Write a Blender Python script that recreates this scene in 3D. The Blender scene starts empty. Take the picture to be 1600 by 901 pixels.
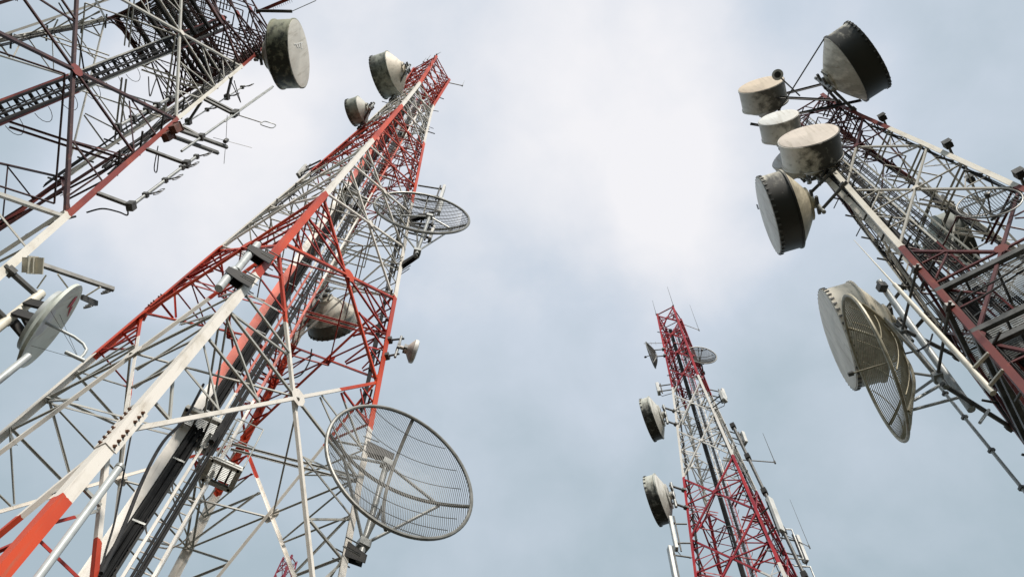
import bpy, bmesh, math, random
from mathutils import Vector as V
random.seed(11)
SC = bpy.context.scene
COL = SC.collection
PI = math.pi
rad = math.radians

# ------------------------------------------------------------------ camera
FPX, EL, ROLL = 1210.0, rad(63.11), rad(4.3)
cF = V((0, math.cos(EL), math.sin(EL)))
_r = V((1, 0, 0)); _u = _r.cross(cF)
cR = math.cos(ROLL)*_r + math.sin(ROLL)*_u
cU = -math.sin(ROLL)*_r + math.cos(ROLL)*_u
cam_d = bpy.data.cameras.new('camera'); cam = bpy.data.objects.new('camera', cam_d); COL.objects.link(cam)
from mathutils import Matrix
m = Matrix((cR, cU, -cF)).transposed().to_4x4()
cam.matrix_world = m
cam_d.sensor_width = 36.0
cam_d.lens = 36.0*FPX/1600.0
cam_d.clip_start = 0.05; cam_d.clip_end = 5000
SC.camera = cam
GZ = -1.6                                  # ground, with the camera at eye height

# ------------------------------------------------------------------ sky
SUN_AZ, SUN_EL = V((0.30, -0.95, 0)).normalized(), rad(36)
sun_dir = V((SUN_AZ.x*math.cos(SUN_EL), SUN_AZ.y*math.cos(SUN_EL), math.sin(SUN_EL)))
W = bpy.data.worlds.new('World'); SC.world = W; W.use_nodes = True
nt = W.node_tree; nt.nodes.clear()
N = nt.nodes.new; Lk = nt.links.new
out = N('ShaderNodeOutputWorld'); mix = N('ShaderNodeMixShader')
bg1 = N('ShaderNodeBackground'); bg2 = N('ShaderNodeBackground')
sky = N('ShaderNodeTexSky'); sky.sky_type = 'NISHITA'; sky.sun_disc = False
sky.sun_elevation = SUN_EL; sky.sun_rotation = math.atan2(SUN_AZ.x, SUN_AZ.y)
sky.dust_density = 3.0
Lk(sky.outputs[0], bg1.inputs[0]); bg1.inputs[1].default_value = 0.09
tc = N('ShaderNodeTexCoord')
nz = N('ShaderNodeTexNoise'); nz.inputs['Scale'].default_value = 2.6; nz.inputs['Detail'].default_value = 5; nz.inputs['Roughness'].default_value = .5
Lk(tc.outputs['Generated'], nz.inputs['Vector'])
warp = N('ShaderNodeVectorMath'); warp.operation = 'MULTIPLY_ADD'
Lk(nz.outputs['Color'], warp.inputs[0]); warp.inputs[1].default_value = (.34, .34, .34); 
sub = N('ShaderNodeVectorMath'); sub.operation = 'SUBTRACT'; Lk(tc.outputs['Generated'], sub.inputs[0]); sub.inputs[1].default_value = (.17, .17, .17)
Lk(sub.outputs[0], warp.inputs[2])
nrm = N('ShaderNodeVectorMath'); nrm.operation = 'NORMALIZE'; Lk(warp.outputs[0], nrm.inputs[0])
sepz = N('ShaderNodeSeparateXYZ'); Lk(tc.outputs['Generated'], sepz.inputs[0])
acc = N('ShaderNodeMapRange'); acc.inputs[1].default_value = .60; acc.inputs[2].default_value = .97; acc.inputs[3].default_value = .0; acc.inputs[4].default_value = .40
Lk(sepz.outputs[2], acc.inputs[0]); acc_out = acc.outputs[0]
# brighter cloud masses: direction, inner and outer angle, weight
for d, a0, a1, w in (((.075, .220, .972), 3, 27, .26), ((.070, .215, .974), 1, 14, .26), ((.200, .335, .920), 1, 8, .25), ((.115, .17, .98), 1, 11, .10), ((-.386, .345, .855), 1, 13, .58),
                     ((-.30, .16, .94), 0, 12, .18)):
    dt = N('ShaderNodeVectorMath'); dt.operation = 'DOT_PRODUCT'; Lk(nrm.outputs[0], dt.inputs[0]); dt.inputs[1].default_value = V(d).normalized()
    mr = N('ShaderNodeMapRange'); mr.interpolation_type = 'SMOOTHSTEP'
    mr.inputs[1].default_value = math.cos(rad(a1)); mr.inputs[2].default_value = math.cos(rad(a0)); mr.inputs[3].default_value = 0; mr.inputs[4].default_value = w
    Lk(dt.outputs['Value'], mr.inputs[0])
    ad = N('ShaderNodeMath'); ad.operation = 'ADD'; Lk(acc_out, ad.inputs[0]); Lk(mr.outputs[0], ad.inputs[1]); acc_out = ad.outputs[0]
nz2 = N('ShaderNodeTexNoise'); nz2.inputs['Scale'].default_value = 6.5; nz2.inputs['Detail'].default_value = 7; nz2.inputs['Roughness'].default_value = .52; nz2.inputs['Distortion'].default_value = .15; Lk(tc.outputs['Generated'], nz2.inputs['Vector'])
na = N('ShaderNodeMath'); na.operation = 'MULTIPLY_ADD'; Lk(nz2.outputs['Fac'], na.inputs[0]); na.inputs[1].default_value = .72; na.inputs[2].default_value = -.36
ad = N('ShaderNodeMath'); ad.operation = 'ADD'; Lk(acc_out, ad.inputs[0]); Lk(na.outputs[0], ad.inputs[1])
cr = N('ShaderNodeValToRGB'); e = cr.color_ramp.elements
e[0].position = 0.0; e[0].color = (.445, .545, .615, 1)
e[1].position = 1.0; e[1].color = (.96, .955, .985, 1)
k = e.new(.45); k.color = (.635, .71, .81, 1)
k = e.new(.75); k.color = (.83, .855, .915, 1)
Lk(ad.outputs[0], cr.inputs[0]); Lk(cr.outputs[0], bg2.inputs[0]); bg2.inputs[1].default_value = 1.0
mix.inputs[0].default_value = .93
Lk(bg1.outputs[0], mix.inputs[1]); Lk(bg2.outputs[0], mix.inputs[2]); Lk(mix.outputs[0], out.inputs[0])

sd = bpy.data.lights.new('sun', 'SUN'); so = bpy.data.objects.new('sun', sd); COL.objects.link(so)
sd.energy = 4.6; sd.angle = rad(10); sd.color = (1, .93, .84)
so.rotation_euler = sun_dir.to_track_quat('Z', 'Y').to_euler(); so.location = (0, 0, 60)
SC.view_settings.view_transform = 'Standard'; SC.view_settings.look = 'None'
SC.view_settings.exposure = 0.0; SC.view_settings.gamma = 1.0
try: SC.view_settings.use_curve_mapping = False
except Exception: pass

# ------------------------------------------------------------------ helpers
def ray(px, py):
    return (cF + cR*((px-800)/FPX) - cU*((py-450.5)/FPX)).normalized()
def at(px, py, d): return ray(px, py)*d
def at_z(px, py, z):
    r = ray(px, py); return r*(z/r.z)
def proj(p):
    d = p.dot(cF)
    if d < .2: return None
    return (800+FPX*p.dot(cR)/d, 450.5-FPX*p.dot(cU)/d, d)
def perp(d, ref=V((0, 0, 1))):
    a = d.cross(ref)
    if a.length < 1e-4: a = d.cross(V((1, 0, 0)))
    a.normalize(); return a, a.cross(d).normalized()

class MB:
    def __init__(s): s.v = []; s.f = []
    def ring_strip(s, rings, closed_ends=True):
        b = len(s.v); n = len(rings[0])
        for r in rings: s.v += [V(p) for p in r]
        for i in range(len(rings)-1):
            for j in range(n):
                a = b+i*n+j; c = b+i*n+(j+1) % n
                s.f.append((a, c, c+n, a+n))
        if closed_ends:
            s.f.append(tuple(b+j for j in range(n-1, -1, -1)))
            s.f.append(tuple(b+(len(rings)-1)*n+j for j in range(n)))
        return s
    def bar(s, p, q, w, h=None, ref=V((0, 0, 1))):
        h = h or w; d = (q-p).normalized(); a, b = perp(d, ref)
        sec = [a*w/2+b*h/2, -a*w/2+b*h/2, -a*w/2-b*h/2, a*w/2-b*h/2]
        return s.ring_strip([[p+k for k in sec], [q+k for k in sec]])
    def ell(s, p, q, u, v, a, t):
        sec = [V((0, 0, 0)), u*a, u*a+v*t, u*t+v*t, u*t+v*a, v*a]
        return s.ring_strip([[p+k for k in sec], [q+k for k in sec]])
    def tube(s, pts, r, n=8, closed=False):
        pts = [V(p) for p in pts]; rings = []
        L = len(pts); ref = V((.13, .21, .97)).normalized()
        for i, p in enumerate(pts):
            if closed: d = pts[(i+1) % L]-pts[i-1]
            else: d = pts[min(i+1, L-1)]-pts[max(i-1, 0)]
            d.normalize(); rr = r[i] if isinstance(r, (list, tuple)) else r
            if abs(d.dot(ref)) > .98: ref = V((.9, .3, .1)).normalized()
            a = d.cross(ref).normalized(); b = a.cross(d)
            ref = b
            rings.append([p+a*rr*math.cos(2*PI*j/n)+b*rr*math.sin(2*PI*j/n) for j in range(n)])
        if closed: rings.append(rings[0]); return s.ring_strip(rings, False)
        return s.ring_strip(rings)
    def lathe(s, c, ax, prof, n=40):
        a, b = perp(ax); rings = []
        for (r, h) in prof:
            r = max(r, .0008)
            rings.append([c+ax*h+(a*math.cos(2*PI*j/n)+b*math.sin(2*PI*j/n))*r for j in range(n)])
        return s.ring_strip(rings)
    def poly(s, pts, nrm, t):
        return s.ring_strip([[p for p in pts], [p+nrm*t for p in pts]])

ORG = {}
def org(o): return ORG.get(o.name, V((0, 0, 0))) if o else V((0, 0, 0))
def build(name, mb, mat, parent=None, loc=None, smooth=False, bevel=0, extra=None):
    o0 = org(parent) if parent else (loc or V((0, 0, 0)))
    me = bpy.data.meshes.new(name)
    vs, fs = list(mb.v), list(mb.f); nf0 = len(fs)
    if extra:
        b0 = len(vs); vs += extra[0].v; fs += [tuple(i+b0 for i in f) for f in extra[0].f]
    me.from_pydata([tuple(p-o0) for p in vs], [], fs)
    if extra:
        for p in me.polygons[nf0:]: p.material_index = 1
    bm = bmesh.new(); bm.from_mesh(me); bmesh.ops.recalc_face_normals(bm, faces=bm.faces); bm.to_mesh(me); bm.free()
    if smooth:
        for p in me.polygons: p.use_smooth = True
        me.set_sharp_from_angle(angle=rad(38))
    me.materials.append(mat)
    if extra: me.materials.append(extra[1])
    o = bpy.data.objects.new(name, me); COL.objects.link(o)
    if parent: o.parent = parent
    else: o.location = o0
    ORG[o.name] = o0
    if bevel:
        bv = o.modifiers.new('b', 'BEVEL'); bv.width = bevel; bv.segments = 2; bv.limit_method = 'ANGLE'
    return o
def thing(name, label, cat, loc, group=None):
    o = bpy.data.objects.new(name, None); COL.objects.link(o); o.location = loc; o.empty_display_size = .2
    ORG[o.name] = V(loc); o['label'] = label; o['category'] = cat
    if group: o['group'] = group
    return o
def tag(o, label, cat, group=None, kind=None):
    if kind: o['kind'] = kind
    if label: o['label'] = label
    if cat: o['category'] = cat
    if group: o['group'] = group
    return o

# ------------------------------------------------------------------ materials
def nmat(name):
    mt = bpy.data.materials.new(name); mt.use_nodes = True; t = mt.node_tree; t.nodes.clear()
    o = t.nodes.new('ShaderNodeOutputMaterial'); b = t.nodes.new('ShaderNodeBsdfPrincipled'); t.links.new(b.outputs[0], o.inputs[0])
    return mt, t, b
def mixc(t, fac, c1, c2):
    n = t.nodes.new('ShaderNodeMix'); n.data_type = 'RGBA'
    for i, c in ((6, c1), (7, c2)):
        if isinstance(c, tuple): n.inputs[i].default_value = (*c, 1)
        else: t.links.new(c, n.inputs[i])
    if isinstance(fac, float): n.inputs[0].default_value = fac
    else: t.links.new(fac, n.inputs[0])
    return n.outputs[2]
def noise(t, vec, scale, det=4, rough=.6):
    n = t.nodes.new('ShaderNodeTexNoise'); n.inputs['Scale'].default_value = scale; n.inputs['Detail'].default_value = det; n.inputs['Roughness'].default_value = rough
    t.links.new(vec, n.inputs['Vector']); return n.outputs['Fac']
def mrange(t, x, a, b, c=0., d=1.):
    n = t.nodes.new('ShaderNodeMapRange'); n.interpolation_type = 'SMOOTHSTEP'
    for i, q in enumerate((a, b, c, d)): n.inputs[i+1].default_value = q
    t.links.new(x, n.inputs[0]); return n.outputs[0]
def coord(t, obj=None):
    c = t.nodes.new('ShaderNodeTexCoord')
    if obj: c.object = obj
    return c.outputs['Object']
def math2(t, op, a, b):
    n = t.nodes.new('ShaderNodeMath'); n.operation = op
    for i, x in enumerate((a, b)):
        if isinstance(x, (int, float)): n.inputs[i].default_value = x
        else: t.links.new(x, n.inputs[i])
    return n.outputs[0]
def simple(name, col, col2=None, rough=.55, metal=0., scale=6., lo=.4, hi=.7, bump=.0):
    mt, t, b = nmat(name); v = coord(t)
    f = noise(t, v, scale)
    c = mixc(t, mrange(t, f, lo, hi), col, col2 or tuple(x*.6 for x in col))
    t.links.new(c, b.inputs['Base Color']); b.inputs['Roughness'].default_value = rough; b.inputs['Metallic'].default_value = metal
    return mt
def tower_paint(name, root, levels, first_red, red=(.62, .068, .018), white=(.78, .735, .67), rust=.35):
    """paint bands by height above the foot, with chalking, grime and rust spots"""
    mt, t, b = nmat(name); v = coord(t, root)
    sp = t.nodes.new('ShaderNodeSeparateXYZ'); t.links.new(v, sp.inputs[0]); z = sp.outputs[2]
    zz = math2(t, 'ADD', z, math2(t, 'MULTIPLY', math2(t, 'SUBTRACT', noise(t, v, 9., 3), .5), .10))
    val = None
    for i, L in enumerate(levels):
        g = math2(t, 'GREATER_THAN', zz, L-GZ)
        sgn = 1 if i % 2 == 0 else -1
        g = math2(t, 'MULTIPLY', g, float(sgn)); val = g if val is None else math2(t, 'ADD', val, g)
    f1 = noise(t, v, 2.2, 5); f2 = noise(t, v, 14., 4); f3 = noise(t, v, .7, 3)
    redc = mixc(t, mrange(t, f3, .35, .7), red, tuple(x*s for x, s in zip(red, (.62, .55, .9))))
    redc = mixc(t, mrange(t, f1, .55, .8, 0, .5), redc, (.52, .12, .05))
    wh = mixc(t, mrange(t, f1, .48, .75, 0, .55), white, (.50, .45, .36))
    cc = mixc(t, val, redc, wh) if first_red else mixc(t, val, wh, redc)
    mp2 = t.nodes.new('ShaderNodeMapping'); t.links.new(v, mp2.inputs[0]); mp2.inputs['Scale'].default_value = (18, 18, .9)
    cc = mixc(t, mrange(t, noise(t, mp2.outputs[0], 1.0, 5, .65), .52, .78, 0, .45), cc, (.22, .16, .11))
    cc = mixc(t, mrange(t, f2, .62, .78, 0, rust), cc, (.12, .06, .035))
    t.links.new(cc, b.inputs['Base Color']); b.inputs['Roughness'].default_value = .5
    return mt
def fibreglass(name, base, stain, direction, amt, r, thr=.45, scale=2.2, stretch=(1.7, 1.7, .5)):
    """weathered fibreglass: blotchy mould, denser towards one side (object coordinates, dish centre = origin)"""
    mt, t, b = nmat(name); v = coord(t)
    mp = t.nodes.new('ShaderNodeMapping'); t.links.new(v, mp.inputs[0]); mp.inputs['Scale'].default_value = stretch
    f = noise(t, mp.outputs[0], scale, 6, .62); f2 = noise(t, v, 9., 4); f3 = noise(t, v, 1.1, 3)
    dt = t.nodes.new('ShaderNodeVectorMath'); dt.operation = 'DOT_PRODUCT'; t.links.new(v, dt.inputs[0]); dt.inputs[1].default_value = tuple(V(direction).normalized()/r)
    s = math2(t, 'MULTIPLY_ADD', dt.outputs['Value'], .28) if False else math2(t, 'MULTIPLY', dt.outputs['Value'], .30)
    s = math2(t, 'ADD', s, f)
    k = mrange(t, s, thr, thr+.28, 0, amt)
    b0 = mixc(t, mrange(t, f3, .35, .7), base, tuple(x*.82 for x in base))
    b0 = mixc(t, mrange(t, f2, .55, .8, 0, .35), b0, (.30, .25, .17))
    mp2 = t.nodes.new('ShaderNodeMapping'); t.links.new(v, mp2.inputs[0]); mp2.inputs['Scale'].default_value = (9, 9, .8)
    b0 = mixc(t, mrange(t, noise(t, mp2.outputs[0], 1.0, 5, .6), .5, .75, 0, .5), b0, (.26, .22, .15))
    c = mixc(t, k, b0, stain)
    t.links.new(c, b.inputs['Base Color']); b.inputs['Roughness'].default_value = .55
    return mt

galv = simple('galvanised_steel', (.34, .35, .34), (.22, .23, .22), .45, .35, 5)
galv_dk = simple('weathered_steel', (.12, .12, .115), (.06, .06, .055), .5, .3, 6)
black = simple('black_cable', (.010, .010, .011), (.018, .018, .018), .85, 0, 8)
blackm = simple('dark_bracket_paint', (.016, .016, .016), (.03, .028, .025), .7, 0, 5)
rusty = simple('rusty_bolt', (.13, .06, .03), (.06, .03, .02), .8, 0, 20)
brownm = simple('brown_box_paint', (.16, .06, .04), (.08, .04, .03), .6, 0, 5)
cream = simple('cream_paint', (.70, .66, .56), (.45, .42, .34), .5, 0, 3, .5, .8)
whitep = simple('white_plastic', (.60, .60, .58), (.45, .45, .42), .4, 0, 3)
greyp = simple('grey_pipe', (.50, .53, .53), (.36, .38, .38), .45, .1, 3)
gridm = simple('dull_grid_steel', (.10, .10, .095), (.06, .058, .05), .5, .3, 4)
gridl = simple('grid_rim_steel', (.24, .24, .225), (.14, .14, .125), .45, .3, 4)
redlogo = simple('red_marking', (.50, .03, .05), (.4, .02, .04), .5)
whlogo = simple('white_marking', (.80, .78, .72), (.7, .68, .62), .5)
grndm = simple('grass_and_gravel', (.030, .036, .018), (.055, .05, .04), .9, 0, .8)
gratem = simple('galvanised_grating', (.30, .33, .33), (.20, .22, .22), .5, .3, 5)

# ------------------------------------------------------------------ ground
g = MB(); g.v = [V((-900, -900, GZ)), V((900, -900, GZ)), V((900, 900, GZ)), V((-900, 900, GZ))]; g.f = [(0, 1, 2, 3)]
tag(build('ground', g, grndm), None, None, kind='structure')

# ------------------------------------------------------------------ lattice towers
class Tower:
    def __init__(s, name, label, c, yaw, prof, group='lattice towers'):
        s.c = V((c[0], c[1], 0)); s.yaw = rad(yaw); s.prof = prof
        s.root = thing(name, label, 'tower', (c[0], c[1], GZ), group)
    def a(s, z):
        P = s.prof
        if z <= P[0][0]: i = 0
        elif z >= P[-1][0]: i = len(P)-2
        else: i = max(k for k in range(len(P)-1) if P[k][0] <= z)
        (z0, a0), (z1, a1) = P[i], P[i+1]
        return a0+(a1-a0)*(z-z0)/(z1-z0)
    def cor(s, k, z, sc=1.0):
        t = s.yaw+(k % 4)*PI/2; a = s.a(z)*sc
        return V((s.c.x+a*math.cos(t), s.c.y+a*math.sin(t), z))
    def axis(s, z): return V((s.c.x, s.c.y, z))
    def nf(s, k):
        t = s.yaw+k*PI/2+PI/4; return V((math.cos(t), math.sin(t), 0))
    def out(s, k):
        t = s.yaw+k*PI/2; return V((math.cos(t), math.sin(t), 0))

def score(p, q, w):
    """how large a bar shows in the photograph (0 when outside the frame)"""
    tot = 0
    n = 8
    for i in range(n+1):
        r = proj(p.lerp(q, i/n))
        if r and 0 <= r[0] <= 1600 and 0 <= r[1] <= 901: tot += w/r[2]/n
    a, b = proj(p), proj(q)
    if not a or not b: return 0
    return tot*math.hypot(a[0]-b[0], a[1]-b[1])

def emit(name, items, mat, root, cap=100):
    """items: (score, fn(mb)); the largest ones as parts, the rest as one part"""
    items = sorted(items, key=lambda x: -x[0])
    if len(items) <= cap: head, tail = items, []
    else: head, tail = items[:cap-1], items[cap-1:]
    for sc_, fn in head:
        mb = MB(); fn(mb); build(name, mb, mat, root)
    if tail:
        mb = MB()
        for sc_, fn in tail: fn(mb)
        o = build(name, mb, mat, root); o['kind'] = 'stuff'

def lattice(T, mat, bmat, ztop, joints, nsub, flange, bsz, ssz, midh=True, plan=(), gusset=.3, dmat=None):
    root = T.root
    zs = sorted(set([GZ]+[z for z, a in T.prof if GZ < z < ztop]+list(joints)+[ztop]))
    zs = [z for z in zs if z <= ztop]
    for k in range(4):
        rings = []
        for z in zs:
            p = T.cor(k, z); u = (T.cor(k+1, z)-p).normalized(); v = (T.cor(k-1, z)-p).normalized()
            f = flange[1]+(flange[0]-flange[1])*(1-min(1, max(0, z/ztop)))**3; t = f*.11
            rings.append([p+x for x in (V((0, 0, 0)), u*f, u*f+v*t, u*t+v*t, u*t+v*f, v*f)])
        build('leg', MB().ring_strip(rings), mat, root)
    diag, hor, sec, gus = [], [], [], []
    def add(lst, p, q, nf, a, off, flip=1):
        d = (q-p)
        if d.length < .25: return
        d.normalize(); p = p+d*.05; q = q-d*.05
        o = -nf*(off+random.uniform(-.003, .003)); t = max(.008, a*.12)
        u = nf.cross(d).normalized()*flip
        P, Q = p+o-u*a*.5, q+o-u*a*.5
        lst.append((score(P, Q, a), lambda mb, P=P, Q=Q, u=u: mb.ell(P, Q, u, -nf, a, t)))
    for k in range(4):
        nf = T.nf(k)
        for i in range(len(joints)-1):
            z0, z1 = joints[i], joints[i+1]; s = bsz*(1.0 if i < 3 else .85 if i < 5 else .7); s2 = ssz*(1.0 if i < 3 else .8)
            fl = (flange[1]+(flange[0]-flange[1])*(1-max(0, z0)/ztop)**3)*.11
            A, B, C, D = T.cor(k, z0), T.cor(k+1, z0), T.cor(k+1, z1), T.cor(k, z1)
            w0, w1 = (B-A).length, (C-D).length; t = w0/(w0+w1); X = A.lerp(C, t); zc = X.z
            add(diag, A, C, nf, s, fl+.012); add(diag, B, D, nf, s, fl+.012+s*1.02, -1)
            if gusset:
                gs = gusset*(1 if i < 3 else .6); e1 = (B-A).normalized(); e2 = V((0, 0, 1))
                pts = [X+(e1*math.cos(q)+e2*math.sin(q))*gs*.5 for q in [PI/8+j*PI/4 for j in range(8)]]
                pts = [p-nf*(fl+.006) for p in pts]
                gus.append((score(X, X+e1*gs, gs), lambda mb, pts=pts, nf=nf: mb.poly(pts, nf, -.008+.0)))
            LA, LB = T.cor(k, zc), T.cor(k+1, zc)
            if gusset:
                for J, K in ((A, B), (B, A)):
                    e1 = (K-J).normalized(); e2 = (T.cor(k if J is A else k+1, z0+1)-J).normalized(); w = flange[1]*.75+.07*(1 if i < 3 else .6)
                    pts = [J+e2*(-w*.7)+e1*.03, J+e2*(-w*.7)+e1*w*.7, J+e2*(-w*.1)+e1*w*1.1, J+e2*w*.9+e1*w*.8, J+e2*w*1.1+e1*.03]
                    pts = [p-nf*(fl+.004) for p in pts]
                    gus.append((score(J, J+e1*w, w), lambda mb, pts=pts, nf=nf: mb.poly(pts, nf, -.008)))
            if midh:
                add(hor, LA, X, nf, s2*1.15, fl+.016+s*.3); add(hor, X, LB, nf, s2*1.15, fl+.016+s*.3)
            if z1 >= ztop-.01 or i == len(joints)-2: add(hor, D, C, nf, s, fl+.02)
            n = nsub[min(i, len(nsub)-1)]
            for (J, Lm) in ((A, LA), (B, LB), (D, LA), (C, LB)):
                for q in range(1, n):
                    dq = J.lerp(X, q/n); lq = J.lerp(Lm, q/n); ln = J.lerp(Lm, (q+1)/n)
                    add(sec, lq, dq, nf, s2, fl+.02+s*.5, 1 if q % 2 else -1)
                    add(sec, dq, ln, nf, s2*.92, fl+.022+s*1.1, -1 if q % 2 else 1)
    for z in plan:
        for k in range(4):
            p, q = T.cor(k, z), T.axis(z)
            mid = T.cor(k, z).lerp(T.cor(k+1, z), .5)
            d = (q-p).normalized(); u = V((0, 0, -1)); sd_ = d.cross(u)
            for sh in (-.06, .06):
                P, Q = p+sd_*sh+d*.1, q+sd_*sh-d*.45
                hor.append((score(P, Q, ssz), lambda mb, P=P, Q=Q, sd_=sd_, u=u: mb.ell(P, Q, sd_, u, ssz, .009)))
            m2 = T.cor(k-1, z).lerp(T.cor(k, z), .5)
            P, Q = mid, m2
            sec.append((score(P, Q, ssz), lambda mb, P=P, Q=Q: mb.bar(P, Q, ssz*.8)))
    emit('diagonal_brace', diag, dmat or bmat, root); emit('horizontal_brace', hor, bmat, root)
    emit('secondary_brace', sec, bmat, root); emit('gusset_plate', gus, mat, root)

def spliced(T, k, z0, z1, f, mat):
    """bolted splice angle wrapped round a leg, with its rusty bolt heads"""
    out = T.out(k); rings = []
    for z in (z0, z1):
        p = T.cor(k, z)+out*.018; u = (T.cor(k+1, z)-T.cor(k, z)).normalized(); v = (T.cor(k-1, z)-T.cor(k, z)).normalized()
        t = .012; rings.append([p+x for x in (V((0, 0, 0)), u*f, u*f+v*t, u*t+v*t, u*t+v*f, v*f)])
    o = build('splice_plate', MB().ring_strip(rings), mat, T.root)
    p0, p1 = T.cor(k, z0)+out*.018, T.cor(k, z1)+out*.018
    for w in (0, 1):
        u = ((T.cor(k+1, z0) if w == 0 else T.cor(k-1, z0))-T.cor(k, z0)).normalized(); nn = T.nf(k if w == 0 else k-1)
        for row in (.58,):
            n = max(4, int((z1-z0)/.09))
            for i in range(n):
                if i == n//2: continue
                c = p0.lerp(p1, (i+.5)/n)+u*f*row
                build('bolt_head', MB().lathe(c, nn, [(.026, 0), (.026, .006), (.016, .007), (.016, .032), (.008, .036)], 6), rusty, o)

def climbing(T, z0, z1, w, mat, beam=True, hoops=True, cab=7, k=1.0, c=None, rung=.3):
    """the vertical way up the middle: painted channel, cable ladder with cables, climbing ladder with hoops"""
    w = V((w[0], w[1], 0)).normalized(); e = V((w.y, -w.x, 0)); c = c or T.c; root = T.root
    def P(x, d, z): return V((c.x, c.y, 0))+w*x*k+e*d*k+V((0, 0, z))
    if beam:
        b = MB(); b.bar(P(-.41, 0, z0), P(-.41, 0, z1), .17*k, .02*k, ref=e); 
        b.bar(P(-.49, -.06, z0), P(-.49, -.06, z1), .018*k, .12*k, ref=e); b.bar(P(-.35, -.06, z0), P(-.35, -.06, z1), .018*k, .12*k, ref=e)
        build('guide_channel', b, mat, root)
    t = MB()
    for x in (-.29, -.09): t.bar(P(x, -.02, z0), P(x, -.02, z1), .03*k, .08*k, ref=e)
    z = z0
    while z < z1: t.bar(P(-.29, -.03, z), P(-.09, -.03, z), .04*k); z += .45*k
    build('cable_ladder', t, blackm, root)
    if beam: build('cable_tray', MB().bar(P(-.32, -.075, z0), P(-.32, -.075, z1), .012*k, .10*k, ref=e).bar(P(-.21, -.115, z0), P(-.21, -.115, z1), .22*k, .012*k, ref=e), blackm, root)  # black tray sheets also stand in for the dark shadow beside the channel
    for j in range(cab):
        x = -.27+.14*j/max(1, cab-1); r = random.choice((.014, .018, .024))*k
        pts = [P(x+random.uniform(-.022, .022), .03+random.uniform(-.012, .03), z0+(z1-z0)*i/24) for i in range(25)]
        build('cable', MB().tube(pts, r, 6), black, root, smooth=True)
    z = z0+.4
    while z < min(z1, z0+24):
        build('cable_clamp', MB().bar(P(-.29, .065, z), P(-.09, .065, z), .035*k, .02*k, ref=e), galv, root); z += random.uniform(1.0, 1.5)
    l = MB()
    for x in (.02, .38): l.bar(P(x, .02, z0), P(x, .02, z1), .045*k, .05*k, ref=e)
    z = z0+.15
    while z < z1: l.tube([P(.02, .02, z), P(.38, .02, z)], .012*k, 6); z += rung*k
    build('ladder', l, mat, root)
    for j in range(3):
        x = .13+.05*j
        pts = [P(x+random.uniform(-.01, .01), .10+random.uniform(-.01, .01), z0+(z1-z0)*i/14) for i in range(15)]
        build('cable', MB().tube(pts, .022*k, 6), black, root, smooth=True)
    if hoops:
        h = MB(); z = z0+.6
        while z < z1-.3:
            h.tube([P(.20+.34*math.cos(q), .02-.36*abs(math.sin(q))*1.6, z) for q in [PI*i/10 for i in range(11)]], .014*k, 5); z += .95*k
        for q in (PI*.3, PI*.5, PI*.7):
            h.bar(P(.20+.34*math.cos(q), .02-.576*math.sin(q), z0+.6), P(.20+.34*math.cos(q), .02-.576*math.sin(q), z1-.4), .03*k, .008*k)
        build('safety_cage', h, mat, root)

def feeders(T, k, z0, z1, n, spread=.22, inset=.22, loops=()):
    """feeder cables strapped along the inside of a leg, sagging a little and crossing; some turn off to an antenna"""
    for j in range(n):
        a = T.nf(k)*-1 if j % 2 else T.nf(k-1)*-1; off = inset+spread*random.random(); ph = random.uniform(0, 6); pts = []
        top = z1-random.uniform(0, (z1-z0)*.35); m_ = int((top-z0)/.7)+3
        for i in range(m_):
            z = z0+(top-z0)*i/(m_-1); p = T.cor(k, z)
            pts.append(p-T.out(k)*off*.7+T.nf(k)*(math.sin(ph+z*1.3)*.025-spread*.5*(j/n-.5))+a*random.uniform(0, .03))
        e_ = T.cor(k, top+.3)+T.out(k)*random.uniform(-.1, .35); pts += [pts[-1].lerp(e_, .5)+Z*.15, e_]
        build('feeder_cable', MB().tube(pts, random.choice((.012, .016, .022)), 5), black, T.root, smooth=True)
    z = z0+.5
    while z < z1:
        p = T.cor(k, z)-T.out(k)*inset*.8; d = V((-T.out(k).y, T.out(k).x, 0))
        build('cable_hanger', MB().bar(p-d*spread, p+d*spread, .04, .03), galv_dk, T.root); z += random.uniform(1.1, 1.6)
Z = V((0, 0, 1))
def cable_way(T, z0, z1, w, mat):
    w = V((w[0], w[1], 0)).normalized(); e = V((w.y, -w.x, 0)); root = T.root
    def P(x, d, z): return T.c+w*x+e*d+Z*z
    rl = MB()
    for x in (-.22, .22):
        rl.bar(P(x, 0, z0), P(x, 0, z1), .05, .08, ref=e); rl.bar(P(x, -.08, z0), P(x, -.08, z1), .015, .09, ref=e)
    t = MB(); z = z0; i = 0
    while z < z1-.6:
        t.bar(P(-.22, -.04, z), P(.22, -.04, z), .07, .05); t.bar(P(-.22, -.05, z+.28), P(.22, -.05, z+.28), .025)
        if i % 2: t.bar(P(-.22, -.05, z), P(.22, -.05, z+.55), .03)
        z += .55; i += 1
    build('cable_tray', rl, mat, root, extra=(t, blackm))
    for j in range(6):
        x = (-.18, -.14, -.01, .04, .15, .18)[j]
        pts = [P(x+random.uniform(-.012, .012), .05+random.uniform(-.008, .03), z0+(z1-z0)*i/16) for i in range(17)]
        build('cable', MB().tube(pts, random.choice((.018, .024, .03)), 6), black, root, smooth=True)
    h = MB(); z = 2.0
    while z < z1-.5:
        build('hook', MB().tube([P(.26+.30*math.sin(q), -.1-.2*math.cos(q), z) for q in [PI*i/8 for i in range(9)]], .008, 5), galv_dk, root); z += 1.1
Z = V((0, 0, 1))
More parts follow.
